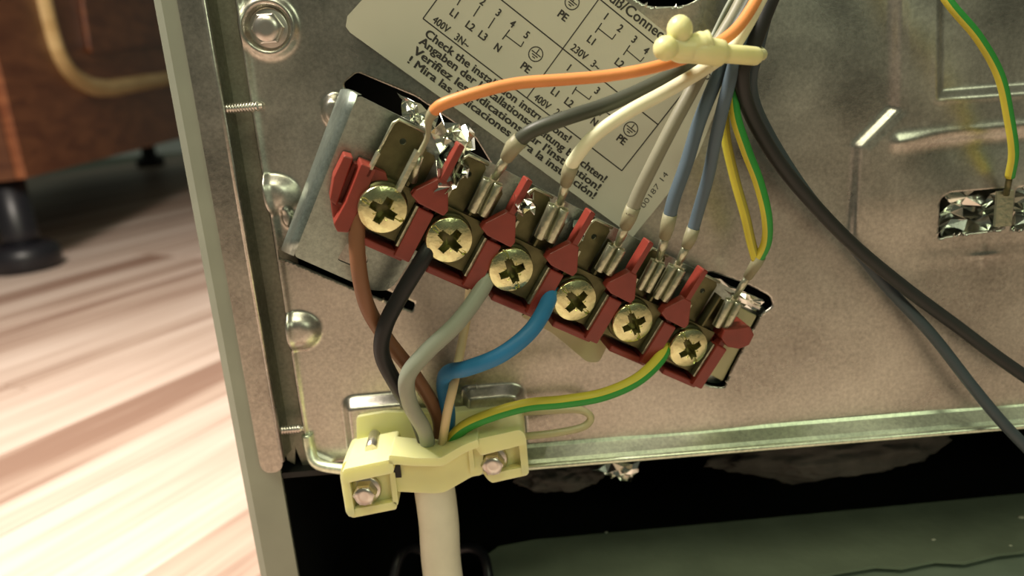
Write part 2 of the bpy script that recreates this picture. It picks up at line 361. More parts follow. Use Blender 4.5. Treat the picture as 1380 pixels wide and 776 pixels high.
# slight oil-canning of the thin sheet
H += .00022 * np.sin(vx * 70 + 1.3) * np.cos(vz * 95 + .4)
# left of the rolled edge the sheet is cut away (the channel shows)
xr = np.interp(-vz, -ridge[:, 1], ridge[:, 0]); lefty = (vx < xr - .0009)
cxr = np.interp(-czm, -ridge[:, 1], ridge[:, 0]); lump = np.zeros(cxm.shape, bool)
for (a, b, rx, rz) in ((366, 262, .0084, .0060), (402, 446, .0074, .0062)):
    c = P(a, b, 0); lump |= (((cxm - c.x) / rx) ** 2 + ((czm - c.z) / rz) ** 2) < 1
kill |= (cxm < cxr - .0012) & ~lump
idx = -np.ones(vx.shape, int); use = np.zeros(vx.shape, bool); K = ~kill
for a, b in ((0, 0), (1, 0), (0, 1), (1, 1)): use[a:a + K.shape[0], b:b + K.shape[1]] |= K
idx[use] = np.arange(use.sum())
co = np.stack([vx[use], -H[use], vz[use]], 1)
ii, jj = np.nonzero(K)
faces = np.stack([idx[ii, jj], idx[ii + 1, jj], idx[ii + 1, jj + 1], idx[ii, jj + 1]], 1)
me = bpy.data.meshes.new('back_panel'); me.from_pydata((co - np.array(WLOC[cooker])).tolist(), [], faces.tolist())
me.materials.append(M['galv']); me.polygons.foreach_set('use_smooth', [True] * len(faces)); me.update()
bp = bpy.data.objects.new('back_panel', me); COL.objects.link(bp); bp.parent = cooker; WLOC[bp] = WLOC[cooker]
sm = bp.modifiers.new('thickness', 'SOLIDIFY'); sm.thickness = .0008; sm.offset = -1 if me.polygons[0].normal.y > 0 else -1
# ---- bottom rim: the sheet folds forward and down again
z1 = P(720, 600, 0).z; z2 = P(720, 616, -.004).z; z3 = P(720, 633, -.006).z
x0 = P(470, 620, 0).x
prof = [(0, z1 + .0006), (-.0005, z1 - .0004), (-.0042, z2 - .0006), (-.0056, z2 - .0022), (-.0060, z3 + .0006), (-.0056, z3), (-.0050, z3), (-.0050, z2 - .0022), (-.0036, z2 - .0012), (0, z1 - .0016)]
mb = MB(); mb.prism([(x0, a, b) for a, b in prof], (.46 - x0, 0, 0), 'galv_rim_lit'); mb.tube([Vector((x0, -.0061, z3 + .0010)), Vector((.46, -.0061, z3 + .0010))], .0009, 'galv_rim_lit', 12); mb.build('bottom_rim', cooker, bevel=.0004)
mb = MB(); mb.tube(spline([P(414, 585, -.0005), P(418, 606, -.001), P(430, 626, -.003), P(478, 634, -.005)], 6), .0016, 'galv_rim_lit', 10); mb.build('rim_corner', cooker)
# ---- interior: the black sheets stand for the darkness inside
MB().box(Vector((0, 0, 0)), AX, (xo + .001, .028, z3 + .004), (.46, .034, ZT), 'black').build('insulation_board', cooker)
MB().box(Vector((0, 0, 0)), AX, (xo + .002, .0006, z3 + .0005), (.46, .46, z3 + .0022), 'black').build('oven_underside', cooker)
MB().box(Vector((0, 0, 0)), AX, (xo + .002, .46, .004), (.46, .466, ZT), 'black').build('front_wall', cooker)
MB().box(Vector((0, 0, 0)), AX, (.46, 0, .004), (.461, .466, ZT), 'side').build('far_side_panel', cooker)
MB().box(Vector((0, 0, 0)), AX, (xo + .002, .0, .002), (.46, .46, .006), 'black').build('floor_shade', cooker)  # added black sheet, stands for the dark floor under the cooker
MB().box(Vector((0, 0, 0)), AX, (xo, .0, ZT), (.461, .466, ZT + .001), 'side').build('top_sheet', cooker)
MB().box(Vector((0, 0, 0)), AX, (xo + .0015, .004, .004), (xo + .0022, .46, ZT), 'black').build('inner_shade', cooker)  # added black sheet, puts the side's inner face in shade
MB().box(Vector((0, 0, 0)), AX, (xo + .002, .0015, .0045), (xs1, .0022, z3), 'black').build('corner_shade', cooker)  # added black sheet, darkens the corner behind the side return
# tray with ragged front edge; back edge cut where the rim's shadow begins
TZ = .045; xt = PZ(640, 745, TZ).x
front = [PZ(668, 776, TZ) + Vector((0, -.006, 0))]
for a, b in ((900, 797), (1000, 788), (1090, 778), (1130, 770), (1180, 762), (1215, 764), (1260, 755), (1300, 757), (1345, 746), (1380, 742), (1450, 730)):
    front.append(PZ(a, b, TZ))
front += [Vector((.455, front[-1].y, TZ)), Vector((.455, .0365, TZ)), Vector((.171, .0365, TZ)), Vector((.05, .034, TZ)), PZ(720, 727, TZ), PZ(672, 736, TZ), PZ(650, 752, TZ)]
mb = MB(); mb.prism(front, (0, 0, -.001), 'tray'); mb.build('drip_tray', cooker)
MB().box(Vector((0, 0, 0)), AX, (xt, -.014, TZ - .004), (.455, .012, TZ - .003), 'traylip').build('tray_lip', cooker)
for a, b, r in ((1258, 727, .0005), (1376, 697, .0008), (817, 717, .0004), (1362, 735, .0004)):
    c = PZ(a, b, TZ); MB().ball(c, r, 'label', (1.5, 1, .6), 8).build('paint_chip', cooker)
# ---- bolts and screw tips
def hexbolt(c, r, h, ax, parent, name='hex_bolt', mat_='steel', washer=True):
    mb = MB(); w = r * 1.28
    if washer: mb.lathe(c, ax, [(w, 0), (w, h * .16), (w * .9, h * .25)], mat_, 28)
    mb.lathe(c, ax, [(r, h * .2), (r, h * .85), (r * .88, h)], mat_, 6, False)
    mb.lathe(c, ax, [(r * .80, h * .98), (r * .78, h * 1.06), (r * .3, h * 1.02)], mat_, 24)
    return mb.build(name, parent)
hexbolt(P(363, 39, .001), .0040, .0028, FX, cooker)
def screwtip(a, b, L, y, r=.0011):
    p0 = P(a, b, y); mb = MB(); path = []; rr = []
    n = 40
    for i in range(n + 1):
        t = i / n; path.append(p0 + Vector((L * t, 0, 0))); rr.append(r * (1 + .24 * math.sin(t * L / .00075 * 2 * math.pi)) * (1 if t < .92 else .65))
    mb.tube(path, rr, 'steel', 12); mb.build('screw', cooker)
screwtip(302, 147, .0098, -.0012); screwtip(362, 581, .0100, -.0012)
# ---- wool hanging below the rim
def lump(name, c, rx, ry, rz, seed, m='wool', amp=.25, **k):
    bm = bmesh.new(); bmesh.ops.create_icosphere(bm, subdivisions=5, radius=1)
    for v in bm.verts:
        q = v.co.copy(); n = noise.fractal(q * 2.2 + Vector((seed, 0, 0)), .8, 2.1, 5); v.co = q * (1 + amp * n)
        v.co = Vector((v.co.x * rx, v.co.y * ry, v.co.z * rz))
    mb = MB(); mb.add([v.co + c for v in bm.verts], [tuple(q.index for q in f.verts) for f in bm.faces], m, True); bm.free(); return mb.build(name, **k)
lump('insulation_wool', P(1115, 600, .035), .038, .012, .010, 3, label='dark lump of insulation wool sagging below the rim, under the right half of the panel', cat='insulation')
lump('insulation_wool', P(755, 632, .035), .015, .010, .0065, 9, label='small dark lump of insulation wool below the rim, just right of the cable clamp', cat='insulation')
# ---- foil
def foil(name, pts, y, label, seed, amp=.0025, parts=10, group=None):
    P0 = [P(a, b, yy) for (a, b), yy in zip(pts, y)]
    mb = MB(); n = parts; vs = []; rr = random.Random(seed)
    for i in range(n + 1):
        for j in range(n + 1):
            s, t = i / n, j / n
            q = P0[0] * (1 - s) * (1 - t) + P0[1] * s * (1 - t) + P0[2] * s * t + P0[3] * (1 - s) * t
            q = q + Vector((rr.uniform(-1, 1) * amp * .5, rr.uniform(-1, 1) * amp, rr.uniform(-1, 1) * amp * .5)); vs.append(q)
    fs = []
    for i in range(n):
        for j in range(n):
            a = i * (n + 1) + j; b = a + n + 1
            fs += [(a, b, b + 1), (a, b + 1, a + 1)] if (i + j) % 2 else [(a, b, a + 1), (b, b + 1, a + 1)]
    mb.add(vs, fs, 'foil'); o = mb.build(name, label=label, cat='foil', group=group)
    m = o.modifiers.new('t', 'SOLIDIFY'); m.thickness = .00012; return o
# ================================================================== BRACKET PLANE AND TERMINAL BLOCK
S1 = P(515, 280, -.034); S6 = P(925, 467, -.010)
eu = (S6 - S1).normalized(); PIT = (S6 - S1).length / 5; K1 = PIT / 94
ev = (Vector((0, -1, 0)).cross(eu)).normalized(); ew = eu.cross(ev).normalized()
if ew.y > 0: ew = -ew
if ev.z < 0: ev = -ev
BX = (eu, ev, ew)
def B(i, u, v, w): return S1 + eu * (PIT * i + u * K1) + ev * (v * K1) + ew * (w * K1)
def PB(a, b, w): return PP(a, b, S1 + ew * (w * K1), ew)
WB = -40
# pressed bracket (bridge)
fr = [(482, 128), (600, 187), (640, 208), (1024, 408), (1034, 420), (972, 516), (958, 516), (560, 346), (552, 352), (532, 384), (520, 392), (500, 391), (396, 345)]
fr3 = rounded([PB(a, b, WB) for a, b in fr], .001, 3)
hole = rounded([PB(a, b, WB) for a, b in [(468, 327), (490, 335), (497, 350), (488, 364), (454, 350)]], .0008, 3)
hole2 = rounded([PB(a, b, WB) for a, b in [(512, 195), (524, 182), (535, 190), (526, 228), (508, 222)]], .0008, 3)
mb = MB(); mb.prism(fr3, ew * -.0009, 'galv_bridge', holes=[hole, hole2])
a0, a1 = PB(482, 128, WB), PB(396, 345, WB); b0, b1 = P(458, 122, -.0004), P(380, 336, -.0004)
nv = 10; rows = []
for i in range(9):
    t = i / 8; row = []
    for j in range(nv + 1):
        s = j / nv; A_ = a0.lerp(a1, s); B_ = b0.lerp(b1, s); C_ = A_ - eu * .0042 
        row.append(A_ * (1 - t) ** 2 + C_ * 2 * t * (1 - t) + B_ * t * t)
    rows.append(row)
vs = [q for r_ in rows for q in r_]; vs += [q + Vector((.0008, .0008, 0)) for q in vs]; k = len(vs) // 2; w_ = nv + 1; fs = []
for i in range(8):
    for j in range(nv):
        q = (i * w_ + j, i * w_ + j + 1, (i + 1) * w_ + j + 1, (i + 1) * w_ + j); fs.append(q); fs.append(tuple(k + z for z in reversed(q)))
for i in range(8):
    for j in (0, nv): q = (i * w_ + j, (i + 1) * w_ + j, k + (i + 1) * w_ + j, k + i * w_ + j); fs.append(q)
mb.add(vs, fs, 'galv_bridge', True)
mb.build('terminal_bracket', cooker)
foil('foil_scrap', [(590, 156), (636, 176), (628, 240), (588, 262)], (-.026, -.024, -.030, -.034), 'crumpled bright foil tuft sticking up beside the first red fin', 5, .0030, 7)
foil('foil_scrap', [(536, 122), (590, 160), (586, 190), (548, 168)], (-.010, -.010, -.016, -.014), 'narrow strip of crumpled foil inside the slot behind the bracket top', 8, .0014, 7)
foil('foil_scrap', [(694, 266), (722, 260), (716, 285), (700, 290)], (-.028, -.028, -.030, -.030), 'small torn foil flake beside the second red fin', 11, .0018, 5)
foil('foil_scrap', [(774, 298), (786, 300), (788, 322), (776, 318)], (-.016, -.016, -.020, -.020), 'tiny foil flake beside the third red fin', 12, .0015, 4)
foil('foil_scrap', [(795, 632), (862, 622), (852, 652), (826, 640)], (.012, .012, .014, .014), 'torn piece of foil poking out under the bottom rim', 15, .0018, 6)
foil('foil_scrap', [(1262, 262), (1420, 245), (1420, 315), (1262, 330)], (.005, .005, .005, .005), 'crumpled foil seen through the slot at the right', 21, .0022, 9)
foil('foil_scrap', [(960, 372), (1030, 405), (1022, 420), (965, 392)], (-.0012, -.0012, .0005, .0005), 'strip of foil inside the slot at the right end of the terminal block', 31, .0009, 6)
tb = thing('terminal_block', B(2.5, 0, -48, -40), 'long red six-way terminal block with brass screws, fixed aslant on the metal bracket', 'terminal block')
# housing
mb = MB()
mb.box(S1, BX, (-48 * K1, -26 * K1, -39 * K1), (5 * PIT + 40 * K1, 30 * K1, -28 * K1), 'red')
mb.build('housing', tb, bevel=.0003)
for i in range(6):
    mb = MB(); o = B(i, 0, 0, 0)
    u0 = -12 if i == 0 else -46 + 0
    mb.box(o, BX, (-12 * K1, -50 * K1, -36 * K1), (50 * K1, -41 * K1, 2 * K1), 'red'); mb.build('front_lip', tb, bevel=.0004)
def uvprism(mb, o, pts, w0, w1, m): mb.prism([o + eu * (a * K1) + ev * (b * K1) + ew * (w0 * K1) for a, b in pts], ew * ((w1 - w0) * K1), m)
for i in range(-1, 6):
    o = B(i, 47, 0, 0); mb = MB(); 
    if i == -1:
        def pq(pts, w0, w1): mb.prism([PB(x, y, w0) for x, y in pts], ew * ((w1 - w0) * K1), 'red')
        pq([(483, 210), (502, 218), (484, 262), (466, 300), (452, 299), (447, 289), (462, 262)], -38, 2)
        pq([(462, 203), (474, 206), (452, 270), (443, 262), (448, 232)], -38, -12)
        pq([(486, 212), (516, 224), (519, 236), (508, 248), (484, 243)], -36, -4)
        pq([(444, 262), (470, 270), (462, 290), (447, 286)], -38, -16)
    elif i == 5:
        uvprism(mb, o, [(-9, -46), (9, -46), (9, 22), (-9, 22)], -38, 8, 'red')
        uvprism(mb, o, [(-4, 20), (6, 20), (6, 34), (-4, 34)], -38, 2, 'red')
        uvprism(mb, o, [(-12, 34), (-14, 46), (4, 56), (20, 66), (34, 58), (36, 42), (24, 30), (6, 26)], -30, 10, 'red')
    else:
        uvprism(mb, o, [(-10, -46), (10, -46), (10, 20), (-10, 20)], -38, 8, 'red')
        uvprism(mb, o, [(-5, 18), (5, 18), (5, 34), (-5, 34)], -38, 0, 'red')
        uvprism(mb, o, [(-26, 30), (-14, 25), (20, 24), (22, 32), (6, 62), (-6, 62), (-25, 37)], -2, 12, 'red')
        uvprism(mb, o, [(-4, 58), (4, 58), (4, 108), (-4, 108)], -8, 11, 'red')
        uvprism(mb, o, [(-22, 30), (18, 28), (16, 40), (-18, 40)], -38, -2, 'red')
    mb.build('divider', tb, bevel=.0003)
# terminal plates with two blade tabs, screw on washer
def plate_mb(o, i):
    mb = MB()
    uvprism(mb, o, [(-33, -32), (33, -32), (33, 34), (-33, 34)], -14, -6, 'brass')
    tabs = ((-30, 10) if i == 0 else (-32, 0), (10, 34))
    for n, (a, b) in enumerate(tabs):
        holes = []
        c = (a + b) / 2
        if n == 0:
            hl = [o + eu * ((c + 4 * math.cos(t * math.pi / 4)) * K1) + ev * ((78 + 4 * math.sin(t * math.pi / 4)) * K1) + ew * (-18 * K1) for t in range(8)]; holes = [hl]
            top = 98
        else: top = 80
        mb.prism([o + eu * (x * K1) + ev * (y * K1) + ew * (-18 * K1) for x, y in [(a, 26), (b, 26), (b, top - 5), (b - 4, top), (a + 4, top), (a, top - 5)]], ew * (3 * K1), 'brass', holes=holes)
    a, b = tabs[0]
    # tinned folded edges of the wide tab
    mb.tube([o + eu * (a * K1) + ev * (42 * K1) + ew * (-12 * K1), o + eu * (a * K1) + ev * (92 * K1) + ew * (-12 * K1), o + eu * ((a + 4) * K1) + ev * (99 * K1) + ew * (-12 * K1), o + eu * (b * K1) + ev * (99 * K1) + ew * (-14 * K1)], 2.0 * K1, 'tin', 8)
    mb.box(o, BX, ((b + 3) * K1, 36 * K1, -16 * K1), ((b + 6) * K1, 84 * K1, 0), 'brass')
    mb.box(o, BX, (-33 * K1, 26 * K1, -14 * K1), (-30 * K1, 56 * K1, 2 * K1), 'tin')
    mb.box(o, BX, (34 * K1, -34 * K1, -20 * K1), (37 * K1, 20 * K1, 4 * K1), 'tin')
    return mb
def screw_mb(o, rot, R):
    n, m = 104, 34; vs = []; mb = MB(); ax0 = eu * math.cos(rot) + ev * math.sin(rot); ax1 = -eu * math.sin(rot) + ev * math.cos(rot)
    hs = R * .46
    def hgt(x, y):
        r = math.hypot(x, y); dome = hs * (1 - .42 * (r / R) ** 2.4) + 0
        ax_, ay_ = abs(x) / R, abs(y) / R
        d = 0
        arm = .20 - .10 * max(ax_, ay_)
        if (ax_ < arm and ay_ < .56) or (ay_ < arm and ax_ < .56) or r < .2 * R: d = 1.9 * (1 - .5 * (r / R) ** 1.5)
        elif ay_ < .055: d = .22
        # pozi ticks
        elif abs(ax_ - ay_) < .05 and r < .42 * R: d = .10
        return dome - hs * d
    for j in range(m + 1):
        for k in range(n):
            r = R * (j / m) ** .9 * .97; a = 2 * math.pi * k / n; x, y = r * math.cos(a), r * math.sin(a)
            vs.append(o + ax0 * x + ax1 * y + ew * hgt(x, y))
    for rr_, hh in ((R, hs * .40), (R, hs * .02), (R * .6, 0)):
        for k in range(n):
            a = 2 * math.pi * k / n; vs.append(o + ax0 * rr_ * math.cos(a) + ax1 * rr_ * math.sin(a) + ew * hh)
    fs = []
    for j in range(m + 3):
        for k in range(n): fs.append((j * n + k, j * n + (k + 1) % n, (j + 1) * n + (k + 1) % n, (j + 1) * n + k))
    mb.add(vs, fs, 'screw', False)
    for i in range(len(fs) - 3 * n, len(fs)): mb.sm[i] = True
    return mb
SPX = [(515, 280), (604, 321), (687, 361), (773, 402), (850, 432), (925, 466)]
ROT = [.35, .15, -.3, .1, -.25, -.15]
for i in range(6):
    o = B(i, 0, 0, 0); plate_mb(o, i).build('terminal_plate', tb)
    sp = PB(*SPX[i], 4); s_ = sp
    w = MB(); w.lathe(sp - ew * (12 * K1), BX, [(29 * K1, 0), (31 * K1, 4 * K1), (30 * K1, 9 * K1)], 'brass', 28); w.build('washer', tb)
    screw_mb(sp, ROT[i] - .42, 28.5 * K1).build('screw', tb)
mb = MB(); mb.prism(rounded([PB(a, b, -38) for a, b in [(722, 414), (700, 424), (742, 446), (790, 486), (806, 486), (822, 452), (840, 420), (760, 395)]], .0012, 4), ew * (5 * K1), 'nylon_clear')
mb.prism([PB(a, b, -33) for a, b in [(735, 432), (790, 462), (796, 456), (742, 426)]], ew * (2 * K1), 'nylon_clear')
mb.build('mounting_foot', tb, bevel=.0003, label='translucent yellowed plastic foot')
mb = MB(); mb.prism([PB(a, b, -34) for a, b in [(990, 410), (1018, 424), (972, 512), (950, 500)]], ew * (4 * K1), 'nylon_clear'); mb.build('end_foot', tb, bevel=.0003, label='translucent plastic end piece')
# ================================================================== WIRES
TH = {}
def wire(name, label, pts, rpx, m, stripe=None, fast=None, seg=14, twist=0, phase=0, n=10, group=None, cat='wire', metal=None, r3=False):
    path = spline([p if isinstance(p, Vector) else P(*p) for p in pts], n)
    mid = path[len(path) // 2]; r = rad(rpx, mid)
    t = thing(name, tuple(path[-1]), label, cat, group)
    MB().tube(path, r, m, seg, stripe, twist=twist, phase=phase).build('insulation', t)
    if fast: faston(t, path[-1], path[-1] - path[-4], r, *fast)
    return t
def faston(t, p, tdir, r, mid, tip, w=12, neck=None):
    """crimped push-on terminal: sleeve over the wire, narrow neck, rolled blade socket. mid/tip: points"""
    mid = Vector(mid); tip = Vector(tip)
    d1 = (mid - p).normalized()
    MB().tube([p - tdir.normalized() * r * 1.2, p + d1 * r * .6, p + (mid - p) * .45], [r * 1.12, r * 1.15, r * .9], 'sleeve', 12).build('crimp_collar', t)
    q0 = p + (mid - p) * .4
    MB().tube([q0, q0.lerp(mid, .5), mid + (tip - mid) * .08], [r * .62, r * .74, r * .5], 'tin', 10).build('crimp_barrel', t)
    d = (tip - mid).normalized(); L = (tip - mid).length; s = d.cross(ew).normalized(); nrm = s.cross(d).normalized()
    if nrm.y > 0: nrm = -nrm
    W = w * K1
    m = MB(); ax = (s, d, nrm); h = W * .42
    m.box(mid, ax, (-W, L * .12, -h * .3), (W, L, 0), 'tin')
    for sg in (-1, 1):
        m.tube([mid + s * (sg * W * .56) + d * (L * .16) + nrm * h * .5, mid + s * (sg * W * .56) + d * (L * 1.0) + nrm * h * .5], W * .46, 'tin', 14)
    m.box(mid, ax, (-W * .45, L * .02, -h * .2), (W * .45, L * .2, h * .25), 'tin')
    m.box(mid, ax, (-W * 1.04, L * .40, h * .35), (-W * .55, L * .52, h * 1.05), 'brass')
    m.build('blade_socket', t, bevel=.0001)
YB = -.026
wire('signal_wire', 'bright orange insulated wire running along the top to the first terminal', [(1030, -25, -.030), (1012, 12, -.033), (985, 46, -.036), (940, 72, -.038), (880, 91, -.040), (820, 102, -.040), (765, 107, -.040), (700, 112, -.040), (650, 123, -.041), (600, 139, -.041), (585, 149, -.039)], 8.2, 'orange', seg=16)
t = [o for o in bpy.data.objects if o.name == 'signal_wire'][0]
MB().tube(spline([P(586, 148, -.039), P(578, 162, -.038), P(576, 185, -.036), P(563, 212, -.035)], 5), [rad(8, P(580, 160, -.038)) * q for q in (1, 1, .95, .9, .8, .75, .7, .6, .5, .45, .45, .45, .45, .5, .5, .4)], 'sleeve', 12).build('crimp_collar', t)
m_ = MB(); m_.tube([P(565, 210, -.035), P(556, 245, -.033)], .0009, 'tin', 8); m_.box(P(566, 212, -.035), BX, (-.0016, -.0085, -.0014), (-.0006, .001, .0016), 'tin'); m_.build('blade_socket', t)
def fst(i, tipx, tipy, midx, midy, w=-6): return (PB(midx, midy, w + 4), PB(tipx, tipy, w))
wire('appliance_wire', 'dark grey-green wire fanning to the second terminal', [(1026, -25, -.022), (1000, 25, -.026), (975, 62, -.028), (930, 88, -.030), (880, 114, -.032), (820, 140, -.034), (760, 160, -.036), (718, 176, -.036), (694, 194, -.034)], 10.2, 'grey_green', fast=(PB(668, 236, 0), PB(643, 287, -4), 13))
wire('appliance_wire', 'creamy white wire fanning to the third terminal', [(1036, -25, -.030), (1008, 30, -.031), (985, 65, -.031), (950, 92, -.034), (900, 122, -.036), (845, 152, -.037), (800, 184, -.036), (775, 214, -.034), (768, 228, -.032)], 9.6, 'white', fast=(PB(756, 270, 0), PB(733, 322, -4), 14))
wire('appliance_wire', 'olive grey wire fanning down to the fourth terminal', [(1012, -25, -.020), (990, 20, -.022), (960, 70, -.024), (932, 122, -.026), (905, 172, -.027), (878, 225, -.027), (860, 262, -.026), (850, 288, -.025)], 9.6, 'grey', fast=(PB(834, 326, 0), PB(812, 366, -4), 13))
wire('appliance_wire', 'thin grey wire with no band behind the top of the bundle', [(1005, -25, -.016), (985, 0, -.016), (962, 45, -.016), (948, 75, -.018), (936, 110, -.016), (915, 150, -.010), (900, 175, -.008)], 3.2, 'lightgrey')
wire('appliance_wire', 'dusty blue wire, left one of the pair, to the fifth terminal', [(1018, -25, -.018), (1000, 30, -.020), (978, 80, -.022), (960, 120, -.024), (942, 165, -.024), (925, 220, -.023), (908, 268, -.022), (901, 298, -.021)], 9.4, 'blue', fast=(PB(890, 345, 0), PB(866, 390, -4), 11))
wire('appliance_wire', 'dusty blue wire, right one of the pair, to the fifth terminal', [(1024, -25, -.022), (1006, 35, -.024), (990, 85, -.026), (978, 130, -.026), (966, 180, -.024), (955, 235, -.021), (940, 288, -.018), (932, 316, -.017)], 8.8, 'blue', fast=(PB(916, 352, 0), PB(888, 402, -4), 13))
yg = ('green', ((.12, .40),))
wire('earth_wire', 'green-and-yellow earth wire, straighter left one of the looped pair', [(1010, -25, -.016), (1000, 40, -.018), (985, 95, -.018), (977, 140, -.020), (978, 185, -.020), (990, 240, -.019), (1004, 290, -.018), (1012, 325, -.016), (1019, 350, -.015)], 6.8, 'olive', ('yellow', ((.0, .25),)), n=8)
wire('earth_wire', 'green-and-yellow earth wire, bowed right one of the looped pair', [(1014, -25, -.018), (1004, 40, -.020), (990, 95, -.022), (990, 150, -.023), (1005, 200, -.023), (1022, 245, -.022), (1033, 290, -.021), (1033, 325, -.018), (1021, 352, -.015)], 7.6, 'yellow', ('green', ((.5, 1.0), (0, .04))), fast=(PB(992, 398, 0), PB(970, 440, -4), 13), n=8)
wire('mains_lead', 'thick charcoal wire hanging right of the bundle and running off to the right', [(1052, -30, -.026), (1035, 10, -.026), (1016, 60, -.026), (1000, 100, -.026), (1010, 150, -.022), (1045, 212, -.018), (1090, 268, -.014), (1150, 330, -.010), (1220, 388, -.009), (1290, 440, -.010), (1350, 485, -.012), (1430, 540, -.014)], 9.4, 'charcoal', n=8)
wire('mains_lead', 'slate blue wire crossing the right of the panel behind the charcoal one', [(1045, -30, -.015), (1022, 60, -.017), (1012, 120, -.014), (1035, 180, -.010), (1090, 265, -.007), (1150, 332, -.006), (1200, 392, -.006), (1255, 450, -.008), (1310, 520, -.011), (1350, 568, -.013), (1400, 620, -.014)], 8.0, 'steelblue', n=8)
wire('earth_wire', 'green-and-yellow earth wire curving down at the top right corner', [(1240, -60, -.012), (1278, 2, -.014), (1318, 50, -.014), (1347, 102, -.013), (1360, 160, -.011), (1366, 205, -.009), (1361, 238, -.006)], 6.8, 'yellow', ('green', ((.5, 1.0), (0, .04))), n=8)
t = [o for o in bpy.data.objects if o.name.startswith('earth_wire')][-1]
t = [o for o in bpy.data.objects if o.get('label', '').endswith('top right corner')][0]
mb = MB(); mb.tube([P(1361, 236, -.006), P(1356, 262, -.003)], .0008, 'brass', 10); mb.box(P(1354, 262, -.002), FX, (-.0022, -.0085, -.0005), (.0022, .001, .0005), 'tin'); mb.build('blade_socket', t)
# ---- mains cable through the clamp: sheath and cores
mc = thing('mains_cable', tuple(P(597, 776, -.012)), 'thick white sheathed cable coming up through the yellow clamp, cores fanned out', 'cable')
p_ = [P(578, 600, -.0125), P(583, 640, -.0125), P(591, 700, -.0125), P(597, 776, -.0125)]
low = p_[-1]
p_ += [low + Vector((.002, -.001, -.03)), low + Vector((.004, -.012, -.051)), low + Vector((.008, -.05, -.0575)), low + Vector((.02, -.12, -.0575))]
MB().tube(spline(p_, 10), rad(27, P(590, 700, -.012)), 'sheath', 28).build('sheath', mc)
def core(name, pts, rpx, m, stripe=None, phase=0, twist=0, **k):
    path = spline([p if isinstance(p, Vector) else P(*p) for p in pts], 10); r = rad(rpx, path[len(path) // 2])
    MB().tube(path, r, m, 16, stripe, phase=phase, twist=twist).build(name, mc, **k)
core('core', [(488, 276, -.0335), (481, 310, -.034), (484, 365, -.034), (496, 415, -.031), (522, 458, -.024), (558, 505, -.020), (590, 560, -.014), (592, 605, -.010)], 10.5, 'brown', label='brown core')
core('core', [(584, 324, -.030), (568, 352, -.032), (540, 398, -.032), (519, 440, -.032), (515, 478, -.030), (535, 520, -.026), (560, 560, -.020), (576, 605, -.012)], 11, 'black', label='black core')
core('core', [(664, 358, -.024), (648, 392, -.028), (616, 435, -.032), (574, 475, -.034), (549, 508, -.034), (553, 545, -.028), (572, 580, -.020), (578, 610, -.012)], 11.5, 'lightgrey', label='grey core')
core('core', [(745, 378, -.018), (738, 408, -.024), (715, 446, -.030), (675, 478, -.032), (630, 496, -.030), (604, 502, -.024), (598, 520, -.018), (604, 560, -.014), (600, 605, -.010)], 11, 'skyblue', label='blue core')
core('core', [(898, 462, -.010), (888, 484, -.014), (858, 512, -.018), (812, 532, -.020), (760, 541, -.020), (710, 546, -.020), (660, 560, -.020), (622, 578, -.018), (600, 604, -.012)], 9.0, 'yellow', ('green', ((.66, 1.0),)), label='green-and-yellow earth core')
core('filler_cord', [(634, 380, -.006), (630, 420, -.008), (622, 465, -.012), (612, 515, -.022), (602, 560, -.022), (595, 606, -.014)], 6.2, 'cream', label='thin cream filler cord')
# ---- cable tie on the bundle
ct = thing('cable_tie', tuple(P(930, 70, -.042)), 'pale yellow nylon tie with ball-shaped ends round the wire bundle', 'cable tie')
MB().ball(P(916, 40, -.045), rad(17.5, P(916, 40, -.045)), 'nylon_tie', (1, 1, 1.12), 22).build('ball_end', ct)
MB().ball(P(897, 65, -.046), rad(17, P(897, 65, -.046)), 'nylon_tie', (1, 1, 1), 22).build('ball_end', ct)
m_ = MB(); m_.tube(spline([P(905, 58, -.044), P(920, 66, -.044), P(940, 62, -.044), P(958, 55, -.044)], 6), [.0028] * 10 + [.0026] * 6 + [.0023] * 3, 'nylon_tie', 16); m_.build('tie_head', ct)
m_ = MB(); m_.tube(spline([P(915, 66, -.043), P(945, 68, -.044), P(975, 72, -.042), P(1000, 74, -.040), P(1022, 76, -.037)], 6), [.0027] * 12 + [.0019] * 12 + [.0014], 'nylon_tie', 16); m_.build('strap', ct)
m_ = MB(); m_.tube(spline([P(1020, 76, -.037), P(1026, 72, -.026), P(1000, 58, -.012), P(960, 60, -.010), P(918, 66, -.022), P(905, 68, -.040)], 6), .0012, 'nylon_tie', 12); m_.build('loop', ct)
# ================================================================== CABLE CLAMP
cc = thing('cable_clamp', tuple(P(590, 640, -.004)), 'yellow nylon cable clamp with two hex bolts gripping the white cable', 'clamp')
def pp(mb, pts, y0, y1, m, r=.0012): mb.prism(rounded(pxs(pts, y0), r, 4), (0, y1 - y0, 0), m)
mb = MB(); pp(mb, [(480, 562), (520, 555), (590, 557), (690, 548), (700, 556), (702, 600), (600, 622), (482, 622)], -.0048, -.0012, 'nylon', .001); mb.build('base', cc, bevel=.0003)
mb = MB(); pp(mb, [(458, 640), (462, 622), (500, 616), (528, 622), (536, 684), (474, 698), (466, 690)], -.0170, -.001, 'nylon'); pp(mb, [(459, 641), (463, 632), (526, 619), (530, 624), (531, 637), (462, 652)], -.0240, -.007, 'nylon', .0008)
pp(mb, [(460, 640), (470, 640), (478, 694), (471, 697), (466, 690)], -.0200, -.001, 'nylon', .0006); pp(mb, [(466, 688), (534, 676), (535, 686), (474, 698)], -.0195, -.001, 'nylon', .0008); pp(mb, [(525, 638), (532, 636), (537, 680), (530, 682)], -.0195, -.001, 'nylon', .0006)
mb.build('left_jaw', cc, bevel=.0005)
